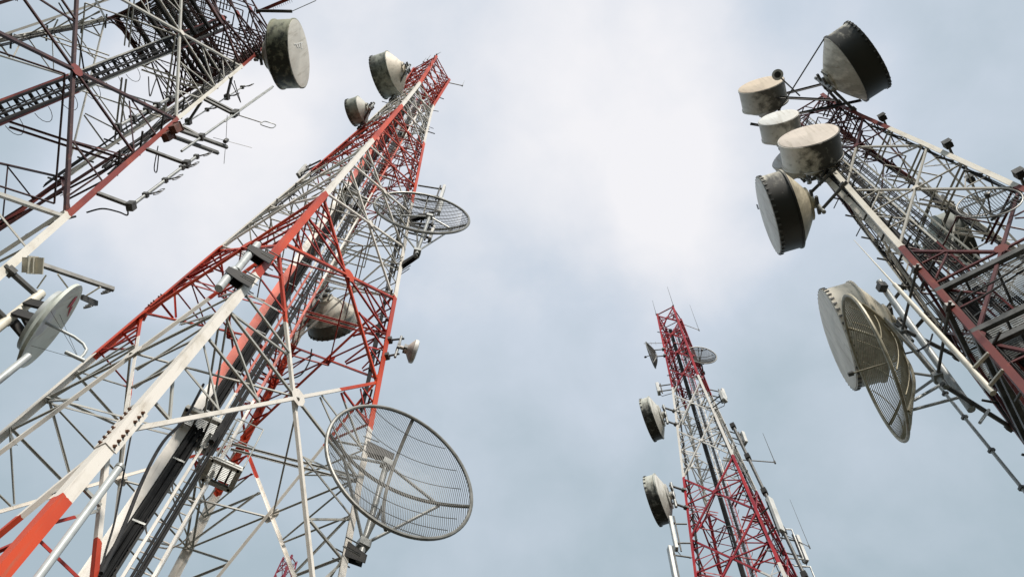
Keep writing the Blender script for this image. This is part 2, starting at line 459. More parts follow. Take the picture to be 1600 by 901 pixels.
def platform(T, z, sc, mat, pitch=.07, bw=.022, beam=.16, grate=gratem, quad=None, rail=False, joists=5):
    """grated working platform right across the tower"""
    q = quad or [T.cor(k, z, sc) for k in range(4)]
    A, B, C, D = q
    pl = MB(); n = max(4, int((D-A).length/pitch))
    for i in range(1, n):
        pl.bar(A.lerp(D, i/n), B.lerp(C, i/n), bw, .03)
    o = build('platform', pl, grate, T.root)
    m2 = MB()
    for i in range(1, joists): m2.bar(A.lerp(B, i/joists)-Z*.03, D.lerp(C, i/joists)-Z*.03, .035 if joists <= 5 else .10, .05 if joists <= 5 else .14)
    build('cross_bar', m2, blackm if joists > 5 else galv_dk, o)
    for i in range(4):
        p, r = q[i], q[(i+1) % 4]; d = (r-p).normalized()
        b = MB(); dn = V((0, 0, -1)); inn = (T.axis(z)-p.lerp(r, .5)).normalized()
        b.bar(p+dn*.09, r+dn*.09, .014, beam); b.bar(p+dn*(.09+beam/2)+inn*.04, r+dn*(.09+beam/2)+inn*.04, .08, .014)
        b.bar(p+dn*(.09-beam/2)+inn*.04, r+dn*(.09-beam/2)+inn*.04, .08, .014)
        build('edge_beam', b, mat, o)
    if rail:
        b = MB()
        for i in range(4):
            p, r = q[i], q[(i+1) % 4]
            for h in (.5, 1.0): b.tube([p+V((0, 0, h)), r+V((0, 0, h))], .011, 6)
            b.tube([p, p+V((0, 0, 1.0))], .012, 6)
        build('railing', b, mat, o)

# ---- the near left tower (main tower of the picture)
T2 = Tower('lattice_tower', 'largest red and white lattice tower, orange foot at the lower left corner',
           (-5.097, 8.752), -76.62, [(GZ, 3.77), (6, 3.168), (12, 2.692), (17.26, 2.279), (23.57, 1.746), (29.96, 1.258), (34.6, .96), (35.9, .92), (42, 1.06)])
m2 = tower_paint('paint_main_tower', T2.root, [5.88, 12, 17.26, 23.57, 29.96, 35.6], True)
b2 = tower_paint('grimy_shaded_brace_paint_main_tower', T2.root, [5.88, 12, 17.26, 23.57, 29.96, 35.6], True, red=(.46, .038, .020), white=(.42, .42, .39), rust=.5)  # brace colour holds grime plus underside shade, darker than the leg paint
lattice(T2, m2, b2, 41.6, [GZ-.5, 7.0, 13.65, 17.26, 20.3, 22.8, 25.2, 27.4, 29.5, 31.4, 33.2, 34.9, 36.3, 37.6, 38.9, 40.2, 41.5], [5, 4, 3, 2, 2, 2, 2, 2, 2], (.165, .122), .060, .036,
        plan=(10.6, 15.4, 17.3, 19, 20.3, 22.8, 24, 25.2, 27.4, 28.5, 29.5, 31.4, 33.2, 34.9, 36.3, 37.6, 38.9, 40.2, 41.4), gusset=.34, dmat=m2)
feeders(T2, 1, 12.5, 40, 5); feeders(T2, 3, 20, 40, 5); feeders(T2, 0, 26, 40.5, 4)
spliced(T2, 0, 6.75, 7.55, .18, m2); spliced(T2, 3, 7.6, 8.4, .18, m2); spliced(T2, 3, 13.9, 14.5, .17, m2)
climbing(T2, GZ+.2, 36, (.9, .43), m2)
for (px, py, z, sw, se, rl) in ((352, 736, 10.0, .24, .26, True), (312, 668, 10.75, .34, .40, False), (0, 0, 22, .38, .5, False), (0, 0, 30.2, .38, .5, False)):
    c = at_z(px, py, z) if px else T2.axis(z)
    w, e = V((.9, .43, 0)).normalized()*sw, V((-.43, .9, 0)).normalized()*se
    platform(T2, z, 1, b2, .035, .007, .05, quad=[c-w-e, c+w-e, c+w+e, c-w+e], rail=rl, joists=3, grate=galv)

# ---- the tower overhead at the left edge
T1 = Tower('lattice_tower', 'tower overhead at the top left, cut by the frame, hung with antenna poles',
           (-11.149, 4.859), 15.45, [(GZ, 4.6), (12.8, 3.22), (18.88, 2.643), (24.85, 2.196), (30, 1.75)])
m1 = tower_paint('paint_overhead_tower', T1.root, [6.8, 12.8, 18.88, 24.85], True, red=(.26, .040, .024), white=(.74, .71, .64), rust=.5)
b1 = tower_paint('shaded_brace_paint_overhead_tower', T1.root, [6.8, 12.8, 18.88, 24.85], True, red=(.06, .017, .014), white=(.50, .49, .45), rust=.5)  # backlit underside shade is put into these darker brace colours
lattice(T1, m1, b1, 29.6, [GZ-.3, 6.8, 12.8, 18.88, 24.85, 26.5, 28.0, 29.5], [3, 2, 2, 3, 3], (.27, .09), .07, .04, plan=(9.8, 15.6, 21.6, 24.9, 25.9, 26.8, 27.8, 28.6, 29.3), gusset=.3)
cable_way(T1, GZ+.2, 29.4, (.46, .89), m1)
_q = [T1.cor(k_, 25.4) for k_ in range(4)]
platform(T1, 25.4, .98, b1, .05, .009, .14, joists=6, quad=[_q[0].lerp(_q[3], .45), _q[1].lerp(_q[2], .45), _q[2], _q[3]])
_q = [T1.cor(k_, 27.4) for k_ in range(4)]
platform(T1, 27.4, 1.0, b1, .05, .009, .14, joists=6, quad=[_q[0].lerp(_q[1], .5), _q[1], _q[2], _q[3].lerp(_q[2], .5)])
feeders(T1, 0, 15, 28.5, 6, .3, .25); feeders(T1, 3, 16, 29, 7, .35, .25); feeders(T1, 2, 14, 29, 4); feeders(T1, 1, 18, 29, 5)

# ---- the slim far tower
T3 = Tower('lattice_tower', 'slim red and white lattice tower standing alone, lower right of centre, hung with small dishes',
           (8.446, 19.404), -81.73, [(GZ, 3.5), (17.5, 1.981), (23.16, 1.496), (29.35, .961), (36.35, .714)])
m3 = tower_paint('paint_slim_tower', T3.root, [5.0, 11.2, 17.5, 23.16, 29.35], False, red=(.44, .025, .032), white=(.74, .71, .66))
b3 = tower_paint('brace_paint_slim_tower', T3.root, [5.0, 11.2, 17.5, 23.16, 29.35], False, red=(.36, .018, .028), white=(.62, .61, .58), rust=.4)
m3r = m3
lattice(T3, m3, b3, 36.35, [GZ, 6, 12.4, 16.6, 20.0, 23.16, 26.2, 28.9, 31, 32.8, 34.6, 36.3], [3, 3, 3, 3, 3, 3, 3, 3], (.13, .09), .07, .042, plan=(18.5, 21.5, 24.8, 27.5, 30, 31.9, 32.8, 33.7, 35.4), gusset=.3)
feeders(T3, 0, 15, 30, 2); feeders(T3, 1, 17, 36, 3); feeders(T3, 3, 18, 35, 3)
climbing(T3, GZ+.2, 35.0, (.97, -.2), m3, k=.72, beam=False, cab=8)

# ---- the right-hand tower
T4 = Tower('lattice_tower', 'dark red and cream tower at the right edge, drum dishes crowding its top',
           (9.681, 6.198), -173.0, [(GZ, 3.05), (15, 1.77), (18.86, 1.493), (22.79, 1.191), (25.2, 1.05), (27, 1.05)])
m4 = tower_paint('paint_right_tower', T4.root, [3.3, 9.2, 15.0, 20.9], True, red=(.17, .027, .018), white=(.74, .70, .61), rust=.7)
b4 = tower_paint('shaded_brace_paint_right_tower', T4.root, [3.3, 9.2, 15.0, 20.9], True, red=(.10, .015, .015), white=(.46, .44, .39), rust=.6)  # braces darkened in colour to stand in for their shaded undersides
lattice(T4, m4, b4, 26.2, [GZ, 5.5, 11.25, 15, 18.86, 22.79, 24.5, 26.1], [3, 3, 2, 2, 2, 2], (.135, .12), .056, .036, plan=(13.1, 15, 17, 18.9, 20.8, 22.8, 23.6, 24.5, 25.3, 26), gusset=.26)
feeders(T4, 0, 8, 26, 7, .3, .2); feeders(T4, 3, 8, 25, 8, .35, .15); feeders(T4, 1, 12, 26, 3); feeders(T4, 2, 10, 25, 4)
platform(T4, 13.05, 1.0, galv_dk, .045, .009, .12, grate=galv)
platform(T4, 11.5, 1.0, galv_dk, .045, .009, .12, grate=galv)
platform(T4, 11.1, .97, galv_dk, .045, .009, .11, grate=galv)
_c = T4.cor(0, 15).lerp(T4.cor(1, 15), .2).lerp(T4.cor(3, 15), .16)
climbing(T4, 6, 26, (.62, -.78), m4, k=.8, c=_c, hoops=False, cab=8)
_c = T4.cor(0, 17).lerp(T4.axis(17), .75)
climbing(T4, 6, 26, (.62, -.78), cream, k=.7, c=_c, hoops=True, cab=4, beam=False)
b = MB()                                                                   # outrigger beams that carry the top drums
for (p, q) in ((T4.cor(1, 25.9)+V((.3, -.5, 0)), V((7.4, 5.6, 25.9))), (T4.cor(2, 25.9)+V((.4, .3, 0)), V((7.55, 6.3, 25.9))), (T4.cor(0, 25.3)+V((-.6, -.9, 0)), T4.cor(3, 25.3)+V((-.5, .8, 0))),
               (T4.cor(1, 25.1), V((7.9, 5.2, 25.1))), (T4.cor(1, 24.1)+V((.4, -.2, 0)), V((8.2, 5.5, 24.1)))):
    mb = MB(); mb.bar(p, q, .09, .014); mb.bar(p-V((0, 0, .06)), q-V((0, 0, .06)), .014, .12)
    build('outrigger_beam', mb, blackm, T4.root)

# ---- the far red tower top glimpsed low down
T5 = Tower('lattice_tower', 'tiny distant red tower top seen between the lower braces of the largest tower', (-9.45, 28.5), 20, [(GZ, 1.8), (26.5, .36), (30, .36)])
m5 = tower_paint('paint_distant_tower', T5.root, [3, 8, 13, 18, 23], False, red=(.30, .03, .045))
lattice(T5, m5, m5, 26.4, [GZ, 5, 10, 14, 17.5, 20, 22, 23.2, 24.3, 25.4, 26.3], [1], (.10, .08), .05, .035, gusset=0)

TW = {'1': T1, '2': T2, '3': T3, '4': T4, '5': T5}

# ------------------------------------------------------------------ dishes
def frame(phi):
    n = V((math.cos(phi), math.sin(phi), 0)); return n, V((-n.y, n.x, 0)), V((0, 0, 1))

def arms_to_leg(root, T, k, p, zlist, r=.045, mat=None, clamp=True):
    for z in zlist:
        q = T.cor(k, z); a = V((p.x, p.y, z)); d = (a-q).normalized()
        mb = MB().tube([q-d*.12, a+d*.08], r, 8); o = build('mount_arm', mb, mat or galv_dk, root, smooth=True)
        if clamp:
            c = MB(); c.bar(q+V((0, 0, -.05)), q+V((0, 0, .05)), .15, .13, ref=d); build('clamp', c, mat or galv_dk, o)

def drum(label, T, k, C, phi, r, L, cone, mats, hubr=.35, group='drum dishes', seams=0, strut=None, tabs=0, dome=.03, az=None):
    """shrouded microwave dish: radome, shroud with rims, parabolic back shell, hub, pipe mount with arms to a leg"""
    C = V(C); n, s, u = frame(rad(phi)); T = TW[T]
    root = thing('drum_dish', label, 'dish', C, group)
    face, side, back = mats
    build('radome', MB().lathe(C, n, [(r*.985, -.03), (r*.985, .012), (r*.9, .012+dome*.35), (r*.6, .012+dome*.8), (0, .012+dome)], 64), face, root, smooth=True)
    sh = MB().lathe(C, -n, [(r*.93, .02), (r*1.0, .0), (r*1.022, .004), (r*1.022, .05), (r*1.002, .055), (r*1.0, L-.05), (r*1.03, L-.045), (r*1.03, L), (r*.93, L)], 64)
    b = None
    if tabs:
        b = MB()
        for i in range(tabs):
            a = 2*PI*i/tabs; dd = s*math.cos(a)+u*math.sin(a)
            b.bar(C+dd*(r*1.03)-n*.0, C+dd*(r*1.03)-n*.09, .05, .022, ref=dd)
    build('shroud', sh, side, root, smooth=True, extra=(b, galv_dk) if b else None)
    prof = [(r*.985, L+.004)]
    for i in range(1, 9):
        q = 1-i/8*(1-hubr); prof.append((r*q*.985, L+.004+cone*(.35*(1-q*q)/(1-hubr*hubr)+.65*(1-q)/(1-hubr))))
    build('back_shell', MB().lathe(C, -n, prof, 48), back, root, smooth=True)
    zb = L+cone
    build('hub', MB().lathe(C, -n, [(r*hubr, zb-.02), (r*hubr*1.02, zb+.05), (r*hubr*.8, zb+.06), (r*.16, zb+.07), (r*.16, zb+.18)], 32), back, root, smooth=True)
    pc = C-n*(zb+.20)+s*.0
    ph = max(.45, r*.7)
    build('mount_pipe', MB().tube([pc-u*ph, pc+u*ph], .055 if r > .4 else .03, 12), galv, root, smooth=True)
    b = MB()
    for sg in (-1, 1):
        b.bar(C-n*(zb+.02)+s*sg*r*.22+u*r*.25, C-n*(zb+.02)+s*sg*r*.22-u*r*.25, .05, .12, ref=n)
        b.bar(pc+u*sg*r*.22-s*r*.24, pc+u*sg*r*.22+s*r*.24, .07, .10)
    build('mount_bracket', b, galv_dk, root)
    arms_to_leg(root, T, k, pc, (pc.z-ph*.75, pc.z+ph*.75), .045 if r > .4 else .025)
    if strut:
        a = rad(strut[0]); p = C+(s*math.cos(a)+u*math.sin(a))*r*1.0-n*L
        q = strut[1] if isinstance(strut[1], V) else T.cor(strut[1], p.z+strut[2])
        build('side_strut', MB().tube([p, q], .022, 6), galv_dk, root, smooth=True)
    return root

def fg(nm, base, stain, d, amt, r, **kw): return fibreglass(nm, base, stain, d, amt, r, **kw)
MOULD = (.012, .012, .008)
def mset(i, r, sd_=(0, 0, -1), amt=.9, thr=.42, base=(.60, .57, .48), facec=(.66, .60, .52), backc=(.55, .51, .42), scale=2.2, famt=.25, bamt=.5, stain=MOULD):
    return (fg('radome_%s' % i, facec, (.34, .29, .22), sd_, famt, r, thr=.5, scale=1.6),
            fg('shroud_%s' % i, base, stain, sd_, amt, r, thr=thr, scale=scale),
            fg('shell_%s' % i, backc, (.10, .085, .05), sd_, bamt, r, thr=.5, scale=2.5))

NL, FL = 'dishes on the largest tower', 'dishes on the slim tower'
# right tower
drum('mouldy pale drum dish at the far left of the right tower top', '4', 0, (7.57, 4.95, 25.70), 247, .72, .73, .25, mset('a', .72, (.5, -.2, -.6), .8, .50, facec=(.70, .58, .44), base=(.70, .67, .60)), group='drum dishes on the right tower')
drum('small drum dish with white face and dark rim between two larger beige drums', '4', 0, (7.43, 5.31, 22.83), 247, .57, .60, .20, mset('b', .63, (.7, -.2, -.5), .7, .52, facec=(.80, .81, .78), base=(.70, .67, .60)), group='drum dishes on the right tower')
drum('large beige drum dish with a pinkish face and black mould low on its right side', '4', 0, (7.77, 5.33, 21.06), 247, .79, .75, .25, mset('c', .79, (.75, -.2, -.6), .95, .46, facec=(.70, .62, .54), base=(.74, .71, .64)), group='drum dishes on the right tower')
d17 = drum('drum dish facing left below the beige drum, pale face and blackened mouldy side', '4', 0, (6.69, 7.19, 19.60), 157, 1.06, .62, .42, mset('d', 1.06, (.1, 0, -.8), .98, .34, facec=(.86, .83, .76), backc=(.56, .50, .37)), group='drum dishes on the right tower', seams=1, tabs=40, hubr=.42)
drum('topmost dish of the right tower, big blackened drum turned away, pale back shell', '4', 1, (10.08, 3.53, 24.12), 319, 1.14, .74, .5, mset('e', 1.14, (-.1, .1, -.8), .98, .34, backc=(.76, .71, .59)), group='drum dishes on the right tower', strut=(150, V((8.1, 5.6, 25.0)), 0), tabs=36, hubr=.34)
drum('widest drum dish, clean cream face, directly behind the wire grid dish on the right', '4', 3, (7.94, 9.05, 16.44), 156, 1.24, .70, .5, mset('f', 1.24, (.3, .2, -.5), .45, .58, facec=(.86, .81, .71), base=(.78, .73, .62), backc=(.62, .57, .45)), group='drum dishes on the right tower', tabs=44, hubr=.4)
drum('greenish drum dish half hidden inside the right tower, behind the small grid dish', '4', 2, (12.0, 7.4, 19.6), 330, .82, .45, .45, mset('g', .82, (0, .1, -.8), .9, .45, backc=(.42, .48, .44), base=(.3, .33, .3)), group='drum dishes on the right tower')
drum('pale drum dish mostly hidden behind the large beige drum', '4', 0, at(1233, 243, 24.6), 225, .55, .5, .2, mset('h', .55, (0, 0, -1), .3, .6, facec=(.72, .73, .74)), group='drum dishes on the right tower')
# overhead tower
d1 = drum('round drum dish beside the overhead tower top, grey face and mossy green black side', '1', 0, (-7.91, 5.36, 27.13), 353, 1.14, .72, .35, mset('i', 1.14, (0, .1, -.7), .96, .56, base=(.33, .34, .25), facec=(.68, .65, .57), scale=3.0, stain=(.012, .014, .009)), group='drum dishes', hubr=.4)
# largest tower
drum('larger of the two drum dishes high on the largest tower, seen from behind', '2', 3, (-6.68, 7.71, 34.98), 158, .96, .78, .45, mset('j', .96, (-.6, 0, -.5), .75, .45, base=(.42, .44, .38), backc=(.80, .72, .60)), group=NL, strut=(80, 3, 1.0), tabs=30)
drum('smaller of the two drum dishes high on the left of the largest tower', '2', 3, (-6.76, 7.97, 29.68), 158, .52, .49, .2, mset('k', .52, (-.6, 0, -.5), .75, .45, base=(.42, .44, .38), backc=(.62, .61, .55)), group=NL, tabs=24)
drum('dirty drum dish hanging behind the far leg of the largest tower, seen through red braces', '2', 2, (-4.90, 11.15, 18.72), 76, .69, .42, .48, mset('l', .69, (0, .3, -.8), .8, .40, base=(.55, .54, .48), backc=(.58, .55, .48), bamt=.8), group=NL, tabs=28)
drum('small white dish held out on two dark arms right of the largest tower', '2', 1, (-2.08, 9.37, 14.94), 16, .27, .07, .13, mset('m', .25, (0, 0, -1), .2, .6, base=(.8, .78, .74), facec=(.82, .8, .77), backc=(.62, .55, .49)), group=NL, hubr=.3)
# slim tower
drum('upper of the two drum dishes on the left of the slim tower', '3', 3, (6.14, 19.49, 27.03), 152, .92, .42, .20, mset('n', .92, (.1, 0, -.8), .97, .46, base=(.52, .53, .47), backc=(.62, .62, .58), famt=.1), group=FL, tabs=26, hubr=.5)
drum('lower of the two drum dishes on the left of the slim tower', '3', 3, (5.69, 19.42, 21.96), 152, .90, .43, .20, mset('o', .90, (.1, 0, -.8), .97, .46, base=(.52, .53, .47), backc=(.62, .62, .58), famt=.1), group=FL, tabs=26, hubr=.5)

# marks on the radomes: a faint white sign on the mossy drum, small dark plates on the cream drums
def on_plane(px, py, C, n, off):
    r = ray(px, py); t = ((C+n*off).dot(n))/r.dot(n); return r*t
def mark(root, name, C, phi, px_polys, mat, off=.05, th=.004):
    C = V(C); n = frame(rad(phi))[0]; b = MB()
    for pts in px_polys: b.poly([on_plane(x, y, C, n, off) for x, y in pts], n, th)
    return build(name, b, mat, root)
def strip(x0, y0, x1, y1, w): return [(x0-w, y0), (x0+w, y0), (x1+w, y1), (x1-w, y1)]
mark(d1, 'logo', (-7.91, 5.36, 27.13), 353, [[(459.5, 68.0), (472.5, 65.2), (472.7, 67.2), (459.7, 70.2)], strip(463.5, 69.2, 465.5, 74.5, .9), strip(467.0, 68.4, 468.3, 74.0, .9), strip(470.8, 67.6, 471.6, 75.8, .9)], whlogo, .046)
mark(d17, 'marking_plate', (6.69, 7.19, 19.6), 157, [[(1181.5, 319), (1184, 319.5), (1186.5, 327), (1184, 327)]], galv_dk, .03)

def grid_dish(label, T, k, C, phi, r, nrod, vert, clamps=None, fd=.38, rodr=.006, feed=None, hoops=4, group=None, rimr=.028, solid=False, mats=(gridm, gridl), ribs=True, mesh_h=0):
    """open wire parabola: rim tube, parallel rods bent to the parabola, hoop wires, two ribs and a back frame of struts"""
    C = V(C); n, s, u = frame(rad(phi)); T = TW[T]; F_ = fd*2*r; dep = r*r/(4*F_)
    root = thing('grid_dish', label, 'dish', C, group)
    def S(x, y, o=0): return C+s*x+u*y+n*((x*x+y*y)/(4*F_)-dep+o)
    build('rim', MB().tube([S(r*math.cos(2*PI*i/72), r*math.sin(2*PI*i/72)) for i in range(72)], rimr, 8, True), mats[1], root, smooth=True)
    gb = MB()
    for i in range(nrod):
        x = -r+2*r*(i+.5)/nrod; h = math.sqrt(max(0, r*r-x*x)); m_ = max(4, int(16*h/r))
        gb.tube([S(x, -h+2*h*j/m_) if vert else S(-h+2*h*j/m_, x) for j in range(m_+1)], rodr, 4)
    for i in range(mesh_h):
        x = -r+2*r*(i+.5)/mesh_h; h = math.sqrt(max(0, r*r-x*x)); m_ = max(4, int(14*h/r))
        gb.tube([S(-h+2*h*j/m_, x) if vert else S(x, -h+2*h*j/m_) for j in range(m_+1)], rodr, 4)
    build('wire_grid', gb, mats[0], root)
    hb = MB()
    for i in range(hoops):
        x = -r*.8+1.6*r*i/(hoops-1); h = math.sqrt(r*r-x*x)*.9
        hb.tube([S(-h+2*h*j/14, x, -.012) if vert else S(x, -h+2*h*j/14, -.012) for j in range(15)], rodr*1.2, 5)
    build('cross_wire', hb, mats[0], root)
    if ribs:
        for v_ in (0, 1):
            pts = [S(0, -r+2*r*j/20, -.045) if v_ else S(-r+2*r*j/20, 0, -.045) for j in range(21)]
            build('rib', MB().tube(pts, .032*min(1, r/1.2), 8), mats[1], root, smooth=True)
    if clamps:
        lo, hi = clamps
        top = hi+(hi-lo).normalized()*.12; bot = lo-(hi-lo).normalized()*.35
        build('mount_pipe', MB().tube([bot, top], .055, 12), galv, root, smooth=True)
        for c in (lo, hi): build('clamp', MB().bar(c-V((0, 0, .07)), c+V((0, 0, .07)), .2, .17, ref=n), galv, root)
        for c in (lo, hi):
            for sg in (-1, 1):
                e_ = S(sg*r*.68, 0, -.09)
                build('back_strut', MB().tube([c, e_], .028, 8), galv, root, smooth=True)
        for c, sg in ((hi, 1), (lo, -1)):
            e_ = S(0, sg*r*.35, -.06); build('back_strut', MB().tube([c, e_], .028, 8), galv, root, smooth=True)
    if feed:
        fl = feed*F_; tip = C+n*(fl-dep)
        f_ = build('feed_boom', MB().tube([S(0, 0, -.02), tip], .018, 8), mats[1], root, smooth=True)
        build('feed_horn', MB().lathe(tip, n, [(.03, -.08), (.05, -.06), (.05, .03), (.02, .04)], 12), galv_dk, f_, smooth=True)
    return root, S

def leg_bracket(root, T, k, z, to, h0=.30, h1=.16, mat=None, w=.11):
    """tapered channel bracket from a tower leg out to a pipe"""
    p = T.cor(k, z); q = V((to.x, to.y, z)); d = (q-p).normalized(); sd_ = V((-d.y, d.x, 0)); b = MB()
    q = q+d*.09; p = p-d*.1
    for sg in (-1, 1):
        o = sd_*sg*w*.5
        b.poly([p+o+V((0, 0, h0/2)), q+o+V((0, 0, h1/2)), q+o-V((0, 0, h1/2)), p+o-V((0, 0, h0/2))], sd_, .01)
    b.bar(p+V((0, 0, h0/2)), q+V((0, 0, h1/2)), w, .012)
    o_ = build('leg_bracket', b, mat or blackm, root)
    for dz in (-.1, .1):
        for sg in (-.16, .16):
            build('clamp_bolt', MB().tube([p+sd_*sg+d*.22+V((0, 0, dz)), p+sd_*sg-d*.10+V((0, 0, dz))], .012, 6), galv_dk, o_)

lo, hi = at_z(568, 850, 9.25), at_z(604, 727, 11.15)
lo = V((lo.x, lo.y, lo.z)); hi = V((lo.x+.02, lo.y, 11.25))
rt, S5 = grid_dish('large round wire grid dish beside the lower right leg of the largest tower', '2', 1, (-1.64, 8.80, 10.31), 300, 1.40, 92, True, (lo, hi), rodr=.0058, hoops=7, group='wire grid dishes', rimr=.034)
leg_bracket(rt, T2, 1, 8.95, lo); leg_bracket(rt, T2, 1, 11.45, hi)
c6 = V((-2.89, 8.75, 21.91)); lg = at_z(651, 396, 19.35)
rt, _ = grid_dish('tilting oval wire mesh dish halfway up the right side of the largest tower', '2', 1, c6, 279, 1.45, 66, True, (V((lg.x, lg.y, 19.5)), V((lg.x, lg.y, 22.1))), rodr=.0085, hoops=5, group='wire grid dishes', mesh_h=18, rimr=.04)
leg_bracket(rt, T2, 1, 19.15, V((lg.x, lg.y, 19.2))); leg_bracket(rt, T2, 1, 22.3, V((lg.x, lg.y, 22.3)))
c20 = V((7.20, 7.77, 13.11)); n20 = frame(rad(154))[0]
pp = c20-n20*.85+V((0, 0, 0))
rt, _ = grid_dish('deep tan wire grid dish with a feed boom, in front of the widest cream drum', '4', 3, c20, 154, 1.49, 62, False, (V((pp.x, pp.y, 12.3)), V((pp.x, pp.y, 13.9))), fd=.34, rodr=.009, hoops=6, feed=1.0, group='wire grid dishes', rimr=.035, mats=(simple('tan_grid_steel', (.34, .30, .20), (.22, .19, .12), .5, .2), simple('tan_rim_steel', (.40, .37, .28), (.25, .22, .15), .5, .2)))
arms_to_leg(rt, T4, 3, pp, (12.0, 14.2)); arms_to_leg(rt, T4, 0, pp, (12.3, 13.9), .03)
c21 = V((9.21, 4.76, 14.63)); lg = T4.cor(1, 14.5)
rt, _ = grid_dish('small coarse wire grid dish near the right edge above the platforms', '4', 1, c21, 242, .56, 22, True, None, rodr=.007, hoops=3, feed=.9, group='wire grid dishes', rimr=.016)
arms_to_leg(rt, T4, 1, c21-frame(rad(242))[0]*.28, (14.5,), .03)
rt, _ = grid_dish('fine mesh dish seen edge on at the upper left of the slim tower', '3', 3, (6.98, 19.48, 32.39), 152, .68, 40, True, None, rodr=.010, hoops=4, feed=1.0, group=FL, rimr=.025, mesh_h=30)
arms_to_leg(rt, T3, 3, V((7.2, 19.36, 32.4)), (32.1, 32.7), .03)
rt, _ = grid_dish('fine mesh dish tilted open at the upper right of the slim tower', '3', 1, (9.20, 18.87, 31.72), 269, .73, 40, True, None, rodr=.009, hoops=4, feed=1.0, group=FL, rimr=.028, mesh_h=26)
arms_to_leg(rt, T3, 1, V((9.2, 19.15, 31.6)), (31.2, 31.9), .035)

# the open white dish at the lower left
C2 = V((-7.07, 6.43, 10.21)); n2, s2, u2 = frame(rad(31)); r2 = .72; F2 = 1.15; dp = r2*r2/(4*F2)
d2 = thing('open_dish', 'open white dish with a red lightning mark, beside the overhead tower at the left edge', 'dish', C2)
prof = [(r2*i/14, r2*r2*(i/14)**2/(4*F2)-dp) for i in range(15)]
prof = [(max(.001, a), b_) for a, b_ in prof]+[(r2*1.03, .0), (r2*1.03, -.05)]+[(r2*(1-i/12), r2*r2*(1-i/12)**2/(4*F2)-dp-.05-.04*min(1, i/3)) for i in range(1, 13)]
build('reflector', MB().lathe(C2, n2, prof, 64), fg('dish_white_paint', (.62, .66, .60), (.12, .15, .12), (0, 0, -1), .5, .72, thr=.62), d2, smooth=True)
build('back_ring', MB().lathe(C2, -n2, [(r2*.5, .10), (r2*.78, .06), (r2*.72, .20), (r2*.5, .22)], 48), greyp, d2, smooth=True)
tip = C2+n2*(F2*.72)-V((0, 0, .05))
feed = build('feed_arm', MB().tube([C2-n2*dp, C2+n2*.35+V((0, 0, .02)), C2+n2*.52-V((0, 0, .02)), C2+n2*.62-V((0, 0, .10)), C2+n2*.64-V((0, 0, .22)), C2+n2*.64-V((0, 0, .36))], .024, 10), greyp, d2, smooth=True)
hp = C2+n2*.64-V((0, 0, .36))
build('feed_horn', MB().tube([hp-s2*.02+n2*.08, hp-n2*.22], .032, 10), greyp, feed, smooth=True)
w = MB()
for a in (80, 200, 320):
    w.tube([C2+(s2*math.cos(rad(a))+u2*math.sin(rad(a)))*r2*.55-n2*.08, hp], .004, 4)
build('stay_wire', w, galv_dk, feed)
pts_ = [(-.25, .54), (-.02, .50), (-.05, .56), (.22, .60), (.0, .63), (.03, .585), (-.25, .60)]
def s2pt(x, y): return C2+s2*x+u2*y+n2*((x*x+y*y)/(4*F2)-dp+.006)
lb = MB(); lp = [s2pt(*p) for p in pts_]; lb.poly(lp, n2, .004); build('lightning_mark', lb, redlogo, d2)
mp = C2-n2*.5; build('mount_pipe', MB().tube([mp-V((0, 0, 1.1)), mp+V((0, 0, .55))], .07, 12), cream, d2, smooth=True)
b = MB()
for sg in (-1, 1):
    b.bar(C2-n2*.2+s2*.28*sg, mp+s2*.1*sg+V((0, 0, .1)), .05, .16); b.bar(C2-n2*.2+s2*.2*sg-V((0, 0, .25)), mp+s2*.08*sg-V((0, 0, .2)), .05, .16)
build('mount_bracket', b, blackm, d2)
arms_to_leg(d2, T1, 0, mp, (mp.z-.35, mp.z+.45), .05)
build('stay_pipe', MB().tube([at(45, 556, 13.2), at(-60, 640, 12.4)], .055, 10), greyp, d2, smooth=True)

# ------------------------------------------------------------------ antennas, poles and fittings on the overhead tower
def near_leg(T, k, px, py):
    r = ray(px, py); best = None
    z = 1.0
    while z < 42:
        q = T.cor(k, z); t = q.dot(r); dd = (q-r*t).length
        if best is None or dd < best[0]: best = (dd, t)
        z += .05
    return r*best[1]
def dist_at(T, k, px, py): return near_leg(T, k, px, py).length
def vline(px0, py0, px1, py1, d):
    """vertical pole whose foot is seen at the first point and top at the second"""
    p = at(px0, py0, d); r = ray(px1, py1); hd = math.hypot(p.x, p.y); z = r.z/math.hypot(r.x, r.y)*hd
    return p, V((p.x, p.y, z))
def loop(c, a, b, w, h, n=20):
    pts = []
    for i in range(n):
        q = 2*PI*i/n; x, y = math.cos(q), math.sin(q)
        sx = math.copysign(abs(x)**.6, x); sy = math.copysign(abs(y)**.45, y)
        pts.append(c+a*sx*w+b*sy*h)
    return pts
def dipole_array(label, p, q, fr, side, r=.03, arm=.42, hh=.30, offs=None, T=T1, k=0, armz=(), mat=galv, group='antenna poles'):
    root = thing('dipole_array', label, 'antenna', p, group)
    build('pole', MB().tube([p, q], r, 10), mat, root, smooth=True)
    for f in fr:
        c = p.lerp(q, f); e_ = c+side*arm
        o = build('dipole', MB().tube(loop(e_, V((0, 0, 1)), side, hh, .07), .008, 6, True), galv_dk, root, smooth=True)
        b = MB().tube([c-side*.05, e_+side*.06], .016, 6); b.bar(c-V((0, 0, .05)), c+V((0, 0, .05)), .1, .1); build('dipole_arm', b, galv_dk, o)
    for z in armz:
        a = T.cor(k, z); c = V((p.x, p.y, z)); b = MB().bar(a, c, .06, .09); b.bar(c-V((0, 0, .09)), c+V((0, 0, .09)), .16, .13)
        build('pole_bracket', b, galv_dk, root)
    return root
sx = V((.95, -.3, 0)).normalized()
dA = dist_at(T1, 0, 150, 300)
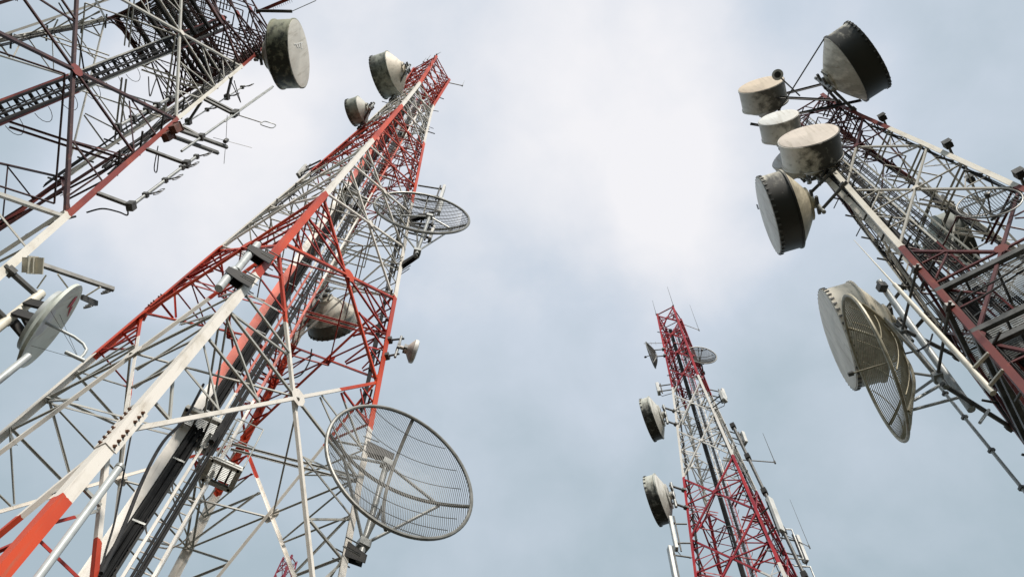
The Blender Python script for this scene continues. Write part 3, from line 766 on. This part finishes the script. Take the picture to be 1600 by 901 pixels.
def pole_at(x0, y0, z, x1, y1):
    p = at_z(x0, y0, z); return vline(x0, y0, x1, y1, p.length)
p, q = pole_at(203, 323, 13.9, 308, 241)
dipole_array('thick antenna pole with four looped dipoles below the overhead tower leg', p, q, (.2, .47, .73, .97), sx, .035, .3, .17, armz=(13.95, 16.6))
p, q = pole_at(366, 178, 20.9, 424, 132); p2, _ = pole_at(366, 178, 20.9, 366, 178); p0 = V((p.x, p.y, 17.4))
t = dipole_array('longest antenna pole with a single square loop, beside the mossy drum dish', p0, q, (), sx, .03, armz=(18.6, 20.85, 21.05))
e_ = at(410, 192, p.length)
build('dipole_arm', MB().tube([p, e_], .016, 6), galv_dk, t)
build('dipole', MB().tube(loop(e_+(e_-p).normalized()*.16, Z, (e_-p).normalized(), .20, .18), .014, 6, True), galv, t, smooth=True)
build('pole', MB().tube([V((p.x, p.y, 20))+sx*.08, q+sx*.08-Z*.3], .018, 8), galv, t, smooth=True)
p, q = pole_at(285, 196, 20.2, 381, 132)
dipole_array('thin far antenna pole with three looped dipoles, behind the longest pole', p, q, (.35, .68, .95), sx, .02, .3, .17, armz=(20.6, 23.5))
dB = dist_at(T1, 0, 275, 215)
hub = at(353, 220, dB*1.04)
t = thing('crossed_dipole', 'crossed rod antenna at the end of two dark booms below the overhead tower', 'antenna', hub)
b = MB()
for (x, y) in ((355, 180), (350, 256), (333, 215), (394, 231)):
    b.tube([hub, at(x, y, dB*1.04)], .007, 5)
build('rod', b, galv, t); build('hub', MB().lathe(hub, V((0, 0, 1)), [(.05, -.09), (.06, 0), (.05, .09)], 12), galv_dk, t, smooth=True)
for (x0, y0, x1, y1) in ((280, 203, 355, 230), (270, 213, 341, 239)):
    build('boom', MB().bar(at(x0, y0, dB), at(x1, y1, dB*1.04), .07, .09), galv_dk, t)
for lab, (x, y) in (('upper brown steel box on the right leg of the overhead tower', (274, 201)), ('lower brown steel box on the right leg of the overhead tower', (262, 213))):
    c = at(x, y, dB*.99); b = MB(); b.bar(c-V((0, 0, .16)), c+V((0, 0, .16)), .20, .16, ref=sx)
    t = thing('steel_box', lab, 'box', c, 'brown boxes on the overhead tower'); build('box_body', b, brownm, t, bevel=.012)
    b = MB(); b.bar(c+V((0, 0, .17)), c+V((0, 0, .185)), .24, .20, ref=sx); build('cap_plate', b, brownm, t)
dC = dist_at(T1, 0, 52, 410)
c = at(52, 412, dC*.985)
t = thing('steel_outrigger', 'long dark outrigger arms with clamps, above the open white dish', 'bracket', c)
b = MB(); b.bar(at(52, 400, dC*.985), at(50, 428, dC*.985), .22, .02, ref=sx); b.bar(at(44, 402, dC*.985), at(43, 426, dC*.985), .02, .2, ref=sx); b.bar(at(60, 402, dC*.985), at(58, 428, dC*.985), .02, .2, ref=sx)
build('leg_clamp', b, cream, t)
for (x0, y0, x1, y1) in ((60, 412, 178, 452), (128, 464, 151, 474), (20, 400, 128, 464)):
    if x0 == 20: continue
    build('arm', MB().bar(at(x0, y0, dC), at(x1, y1, dC*1.02), .055, .085), galv_dk, t)
for (x, y) in ((168, 454), (141, 476)):
    cc = at(x, y, dC*1.03); b = MB()
    for sg in (-1, 1):
        b.bar(cc+sx*.05*sg-V((0, 0, .10)), cc+sx*.05*sg+V((0, 0, .06)), .02, .02); b.bar(cc-sx*.09+V((0, 0, .03*sg-.03)), cc+sx*.09+V((0, 0, .03*sg-.03)), .025, .025)
    b.tube(loop(cc-V((0, 0, .08)), sx, V((0, 0, 1)), .07, .03), .01, 6, True)
    build('pipe_clamp', b, galv_dk, t)
for (x0, y0, x1, y1) in ((72, 430, 58, 450), (90, 428, 108, 452), (157, 448, 130, 465)):
    build('brace_rod', MB().tube([at(x0, y0, dC), at(x1, y1, dC*1.01)], .014, 6), cream, t)
# vertical pole with coax inside the overhead tower, and its loose cables
dD = T1.axis(19).length
p, q = vline(178, 201, 284, 146, dD*.94)
t = thing('antenna_pole', 'short clamped antenna pole inside the overhead tower above its red leg', 'antenna', p, 'antenna poles')
build('pole', MB().tube([p, q], .045, 10), galv, t, smooth=True)
for f in (.05, .25, .45, .6, .8): build('clamp', MB().bar(p.lerp(q, f)-V((0, 0, .06)), p.lerp(q, f)+V((0, 0, .06)), .15, .15), galv_dk, t)
def cable(label, pts, r, mat=black, group='loose cables', n=28):
    P_ = [V(x) for x in pts]; out_ = []
    for i in range(len(P_)-1):
        p0, p1, p2, p3 = P_[max(0, i-1)], P_[i], P_[i+1], P_[min(len(P_)-1, i+2)]
        for j in range(n//(len(P_)-1)+1):
            t_ = j/(n//(len(P_)-1)+1)
            out_.append(.5*((2*p1)+(p2-p0)*t_+(2*p0-5*p1+4*p2-p3)*t_*t_+(3*p1-p0-3*p2+p3)*t_**3))
    out_.append(P_[-1])
    o = build('cable', MB().tube(out_, r, 6), mat, None, loc=P_[0], smooth=True); return tag(o, label, 'cable', group)
cable('black cable sagging between the leg and the dipole pole at the left', [at(135, 332, dA), at(160, 326, dA), at(185, 331, dA*1.01), at(199, 336, dA*1.02), at(199, 325, dA*1.02)], .016)
cable('black cable along the cream lower leg of the overhead tower', [at(40, 368, dA*.97), at(72, 352, dA*.97), at(100, 343, dA*.985), at(118, 338, dA)], .022)
cable('thin cable hanging in a curve near the top of the overhead tower', [at(232, 120, dD), at(234, 150, dD*.99), at(240, 135, dD*1.02), at(246, 118, dD*1.05)], .015)
cable('dark cable arching below the upper platform of the overhead tower', [at(92, 5, dD*.95), at(112, 40, dD*.93), at(124, 70, dD*.92), at(131, 108, dD*.92)], .018)
cable('looped coax hanging under the red leg beside the crossed antenna', [at(247, 228, dB), at(241, 262, dB), at(245, 268, dB), at(248, 240, dB)], .014)
cable('coax loop hanging from the cream leg beside the longest pole', [at(357, 120, dB*1.2), at(366, 138, dB*1.2), at(376, 160, dB*1.2), at(368, 134, dB*1.22), at(366, 126, dB*1.22)], .015)
# top boom with bird spikes and whip
dE = (T1.cor(0, 27.5)).length
t = thing('top_boom', 'red boom with bird spikes sticking out above the mossy drum dish', 'boom', at(405, 18, dE))
build('boom', MB().bar(at(400, 20, dE), at(452, -2, dE), .11, .11), m1, t)
b = MB()
for i in range(10):
    x = 425+i*3.2; y = 8-i*1.2; b.tube([at(x, y, dE), at(x+3, y+7, dE)], .006, 4)
build('spike', b, galv_dk, t)
t = thing('whip_antenna', 'thin grey whip on a black bracket above the mossy drum dish', 'antenna', at(440, 18, dE), 'whip antennas')
build('whip', MB().tube([at(456, 18, dE), at(494, 1, dE)], .014, 6), galv, t, smooth=True)
build('bracket', MB().bar(at(400, 17, dE*.99), at(456, 18, dE), .09, .12), blackm, t)

# ------------------------------------------------------------------ fittings on the largest tower
# grey stand-alone pole in front of the near leg
p, q = vline(66, 893, 182, 724, 8.6)
foot = V((p.x, p.y, GZ))
t = thing('steel_pole', 'pale grey steel pole standing before the orange foot of the largest tower', 'pole', foot)
build('pole', MB().tube([foot, q], .042, 14), greyp, t, smooth=True); build('cap', MB().lathe(q, V((0, 0, 1)), [(.05, -.04), (.052, .0), (.03, .02)], 14), galv, t, smooth=True)
def tapered_bracket(label, z, phi, T=T2, k=0):
    c = T.cor(k, z); d = V((math.cos(rad(phi)), math.sin(rad(phi)), 0)); e_ = c+d*.28
    t = thing('pipe_bracket', label, 'bracket', c, 'dark pipe brackets')
    leg_bracket(t, T, k, z, e_, .36, .18, blackm, .15)
    return t, e_
t, e1 = tapered_bracket('upper black tapered bracket on the near leg, at the orange and white joint', 12.55, -150)
build('pipe', MB().tube([e1-V((0, 0, .75)), e1+V((0, 0, .35))], .07, 12), greyp, t, smooth=True)
t, e1 = tapered_bracket('lower black tapered bracket on the white part of the near leg', 11.45, -150)
build('pipe', MB().tube([e1-V((0, 0, .5)), e1+V((0, 0, .2))], .07, 12), greyp, t, smooth=True)
def panel(label, T, k, z, dirphi, h, group, off=.5, w=.2, d=.1, tilt=0, arms=True, mat=whitep, zoff=0):
    c = T.cor(k, z); n = V((math.cos(rad(dirphi)), math.sin(rad(dirphi)), 0)); s = V((-n.y, n.x, 0)); pc = c+n*off
    t = thing('panel_antenna', label, 'antenna', pc, group)
    up = (V((0, 0, 1))+n*tilt).normalized(); q = pc+n*.14
    b = MB(); b.bar(q-up*h/2, q+up*h/2, w, d, ref=n); build('panel_body', b, mat, t, bevel=.02)
    b = MB(); b.tube([pc-V((0, 0, h*.55)), pc+V((0, 0, h*.55))], .028, 8); build('mount_pipe', b, galv_dk, t, smooth=True)
    b = MB()
    for f in (-.32, .32): b.bar(pc+V((0, 0, h*f)), q+up*h*f, .07, .05)
    for i in range(3): b.tube([q-up*(h/2+.06)+s*(.05*(i-1)), q-up*h/2+s*(.05*(i-1))], .014, 6)
    build('bracket', b, blackm, t)
    if arms:
        for f in (-.3, .3): build('mount_arm', MB().tube([c+V((0, 0, h*f)), pc+V((0, 0, h*f))], .03, 8), galv_dk, t, smooth=True)
    cb = [q-up*(h/2+.04), q-up*(h/2+.25)-n*.1, pc-V((0, 0, h*.75))-n*.25, c-V((0, 0, h*.7))]
    build('jumper_cable', MB().tube(cb, .014, 6), black, t, smooth=True)
    return t
PG = 'panel antennas'
panel('upper panel antenna of three on the right edge of the largest tower', T2, 1, 24.9, 5, 1.3, PG, .75)
panel('middle panel antenna of three on the right edge of the largest tower', T2, 1, 23.7, 5, 1.2, PG, .75)
panel('lowest panel antenna on the red right leg, just above the oval mesh dish', T2, 1, 20.0+1.6, 10, 1.0, PG, .55)
panel('panel antenna on the left edge of the largest tower, halfway up', T2, 3, 24.6, 150, 1.0, PG, .5)
def whip(label, p, q, r=.01, mat=galv_dk, base=None):
    t = thing('whip_antenna', label, 'antenna', p, 'whip antennas')
    build('whip', MB().tube([p, q], [r, r*.5], 6), mat, t, smooth=True)
    if base: build('boom', MB().tube([base, p], r*1.6, 6), galv_dk, t, smooth=True)
    build('base_clamp', MB().lathe(p, V((0, 0, 1)), [(r*2.2, -.08), (r*2.6, 0), (r*2, .1)], 8), galv_dk, t, smooth=True)
Z = V((0, 0, 1))
whip('bent whip at the very tip of the largest tower', T2.cor(0, 41.6), T2.cor(0, 41.6)+Z*1.0+V((.1, .05, 0)), .018)
whip('left whip on the top edge of the largest tower', T2.cor(3, 41.6).lerp(T2.cor(0, 41.6), .45), T2.cor(3, 41.6).lerp(T2.cor(0, 41.6), .45)+Z*1.2, .014)
whip('middle whip on the top edge of the largest tower', T2.cor(3, 41.6).lerp(T2.cor(0, 41.6), .62), T2.cor(3, 41.6).lerp(T2.cor(0, 41.6), .62)+Z*1.4, .014)
p = T2.cor(1, 40.9)+V((.7, .1, 0)); whip('whip held out on a boom right of the red tower head', p, p+Z*1.3, .016, galv, T2.cor(1, 40.9))
p = T2.cor(1, 22.9)+V((.75, 0, 0)); whip('tall grey rod rising behind the oval mesh dish', p-Z*.9, p+Z*1.6, .022, galv, T2.cor(1, 22.0))
# long cables down the inside of the largest tower
dT = 12.2
cable('thick black cable hanging free inside the foot of the largest tower', [at(318, 600, 14.5), at(290, 652, 13.2), at(255, 690, 12.0), at(225, 745, 11.0), at(190, 830, 9.8), at(158, 895, 9.0)], .022)
cable('thin black cable hanging straight behind the white near leg', [at(207, 668, 12.0), at(195, 730, 11.2), at(180, 810, 10.4), at(166, 858, 9.8), at(155, 900, 9.3)], .013)
cable('cable arching through the red braces below the dirty drum dish', [at(487, 545, 17.5), at(483, 565, 17.4), at(470, 585, 17.2), at(448, 592, 17.2), at(424, 588, 17.3), at(408, 580, 17.4)], .017)
cable('bundled dark cable crossing the climbing way of the largest tower', [at(448, 505, 15.3), at(425, 535, 14.8), at(400, 575, 14.2), at(370, 625, 13.4), at(345, 668, 12.8), at(330, 690, 12.4)], .045)

# ------------------------------------------------------------------ fittings on the slim tower
for i, (lab, k, z, ph, h) in enumerate((('panel antenna in front of the cables low on the slim tower', 2, 19.3, 200, 1.5), ('panel antenna beside the right leg low on the slim tower', 0, 19.2, -60, 1.5),
        ('lowest tilted panel antenna on the left leg of the slim tower', 3, 20.2, 175, 1.5), ('panel antenna at the bottom edge left of the slim tower', 3, 18.6, 185, 1.6),
        ('panel antenna on the outer right leg of the slim tower', 1, 20.5, 10, 1.2))):
    panel(lab, T3, k, z, ph, h, PG, .4 if i < 3 else .55, .22, .12)
for lab, k, z, ph, h in (('small white panel cluster at the left, just above the upper drum of the slim tower', 3, 29.4, 165, .7), ('small white panel cluster at the right, where red paint meets white on the slim tower', 1, 29.6, 10, .8),
                         ('pale equipment panel on the right leg above the yagi boom', 1, 26.6, 15, .7), ('pale equipment panel on the near leg in the white band of the slim tower', 0, 26.7, -50, .6)):
    panel(lab, T3, k, z, ph, h, PG, .45, .28, .14)
for i, (k, dz, lab) in enumerate(((3, 1.6, 'whip on the left corner of the slim tower top'), (0, 2.2, 'tallest whip on the slim tower top'))):
    p = T3.cor(k, 36.3); whip(lab, p, p+Z*dz, .014)
p = T3.cor(1, 35.9)+V((.75, .1, 0)); whip('long whip on twin booms right of the slim tower top', p-Z*.4, p+Z*2.4, .012, galv_dk, T3.cor(1, 35.8))
p = T3.cor(1, 25.0)+V((1.3, 0, 0)); whip('whip on a long boom right of the white band of the slim tower', p, p+Z*1.9, .016, galv_dk, T3.cor(1, 25.0))
p = T3.cor(1, 21.3)+V((1.0, 0, 0)); whip('slender whip below the boom, outer right of the slim tower', p-Z*.8, p+Z*1.6, .010, galv_dk, T3.cor(1, 21.2))
p = T3.cor(3, 33.3)+V((-.9, .1, 0))
t = thing('yagi_antenna', 'small rod antenna pointing left above the edge on mesh dish', 'antenna', T3.cor(3, 33.3))
build('boom', MB().tube([T3.cor(3, 33.3), p], .014, 6), galv_dk, t, smooth=True)
b = MB()
for f in (.35, .6, .85): c = T3.cor(3, 33.3).lerp(p, f); b.tube([c-Z*.16, c+Z*.16], .007, 4)
build('element', b, galv_dk, t)
b = MB(); t = thing('waveguide_pole', 'thick grey pole running beside the right leg of the slim tower', 'pole', T3.cor(1, 19))
P_ = [T3.cor(1, z).lerp(T3.cor(0, z), .25)+T3.nf(0)*.28 for z in (18.5, 20.5, 22.5, 24.5, 26.5)]
build('pole', MB().tube(P_, .062, 12), galv_dk, t, smooth=True)
for c in P_: build('clamp', MB().bar(c-V((0, 0, .12)), c+V((0, 0, .12)), .20, .19, ref=T3.nf(0)), blackm, t)
for lab, z, dx in (('upper bent pipe frame on the outer right of the slim tower', 20.6, .55), ('lower bent pipe frame on the outer right of the slim tower', 18.9, .55)):
    c = T3.cor(1, z); q = c+V((dx, 0, 0)); t = thing('antenna_outrigger', lab, 'bracket', c, 'bent pipe frames')
    build('frame', MB().tube([c+Z*.7, q+Z*.7, q+Z*.0, q-Z*.7, c-Z*.7], .03, 8), galv, t, smooth=True)

# ------------------------------------------------------------------ fittings on the right tower
for lab, k, px, py in (('dark box on the upper right leg, nearest the topmost drum dish', 1, 1379, 184), ('dark box on the cream right leg, second from the top drum', 1, 1481, 226),
                       ('dark box at the right picture edge where cream leg meets red', 1, 1593, 272), ('dark box inside the right tower above the small grid dish', 2, 1516, 280),
                       ('big dark box inside the right tower left of the small grid dish', 2, 1472, 318)):
    c = near_leg(T4, k, px, py); d = ray(px, py)
    t = thing('equipment_box', lab, 'box', c, 'dark boxes on the right tower')
    n_ = T4.nf(0); b = MB(); h = .17 if 'big' in lab else .11
    b.bar(c-V((0, 0, h)), c+V((0, 0, h)), h*1.5, h*1.2, ref=n_); build('box_body', b, blackm, t, bevel=.012)
    b = MB(); b.bar(c+n_*h*.9-V((0, 0, h*.8)), c+n_*h*.9+V((0, 0, h*.8)), h*1.7, .02, ref=n_); b.bar(c, c-n_*.35, .05, .05)
    build('lid', b, galv_dk, t)
dF = dist_at(T4, 0, 1500, 560)
p, q = vline(1552, 614, 1392, 448, dF*.96)
t = thing('omni_antenna', 'long cream stick antenna standing before the left leg of the right tower', 'antenna', p)
build('mast', MB().tube([p, p.lerp(q, .35), q], [.05, .05, .04], 12), cream, t, smooth=True)
build('tip', MB().tube([q, q+Z*2.2], [.02, .006], 8), cream, t, smooth=True)
for (z, f) in ((p.z+.15, 0), (p.z+.65, 0)):
    b = MB(); b.bar(V((p.x, p.y, z)), T4.cor(0, z), .06, .03); build('bracket', b, cream, t)
dG = dist_at(T4, 3, 1440, 545)
t = thing('mount_pole', 'thick grey mounting pole behind the wire grid dish on the right', 'pole', at(1376, 446, dG*.93))
build('pole', MB().tube([at(1374, 440, dG*1.02), at(1518, 640, dG*.86)], .075, 12), greyp, t, smooth=True)
for (x, y, f) in ((1409, 508, .965), (1476, 592, .90), (1378, 448, 1.0)): c = at(x, y, dG*f); build('clamp', MB().bar(c-V((0, 0, .1)), c+V((0, 0, .1)), .18, .17), galv_dk, t)
p, q = vline(1640, 815, 1455, 602, dG*.84)
t = thing('mount_pole', 'thin grey pole running down to the right picture edge below the grid dish', 'pole', p)
build('pole', MB().tube([p, q], .034, 10), greyp, t, smooth=True)
for f in (.2, .45, .7, .9): c = p.lerp(q, f); build('clamp', MB().bar(c-V((0, 0, .03)), c+V((0, 0, .03)), .1, .1), galv_dk, t)
for (x0, y0, x1, y1) in ((1531, 660, 1545, 640), (1425, 640, 1500, 620), (1428, 625, 1475, 598)):
    build('side_arm', MB().tube([at(x0, y0, dG*.84), at(x1, y1, dG*.87)], .03, 8), greyp, t, smooth=True)
# little lamp above the upper left drum
lp = at(1215, 117, 26.0)
t = thing('obstruction_lamp', 'small round grey lamp on an arm behind the upper left drum dish', 'lamp', lp)
build('housing', MB().lathe(lp, (lp*-1).normalized(), [(.10, -.14), (.16, -.05), (.17, .03), (.12, .05)], 20), whitep, t, smooth=True)
build('lens', MB().lathe(lp, (lp*-1).normalized(), [(.10, .045), (.09, .07), (.03, .09)], 16), blackm, t, smooth=True)
build('arm', MB().tube([lp, at(1250, 150, 26.2)], .022, 6), galv_dk, t, smooth=True)
cable('dark cable loop hanging inside the right tower beside the big dark box', [at(1425, 338, 19), at(1436, 352, 19), at(1434, 368, 19), at(1424, 382, 19)], .014)
cable('black cable crossing above the top grated platform of the right tower', [at(1500, 470, 14.6), at(1530, 452, 14.8), at(1570, 430, 15.2), at(1605, 405, 15.6)], .02)
cable('second black cable just under the one crossing the top grated platform', [at(1505, 480, 14.6), at(1535, 463, 14.8), at(1572, 440, 15.2), at(1605, 418, 15.6)], .018)
cable('short bent cable between the grid dish and the right tower leg', [at(1415, 552, dG*.86), at(1437, 546, dG*.88), at(1452, 535, dG*.92), at(1457, 522, dG*.96)], .02)

bpy.context.view_layer.update()
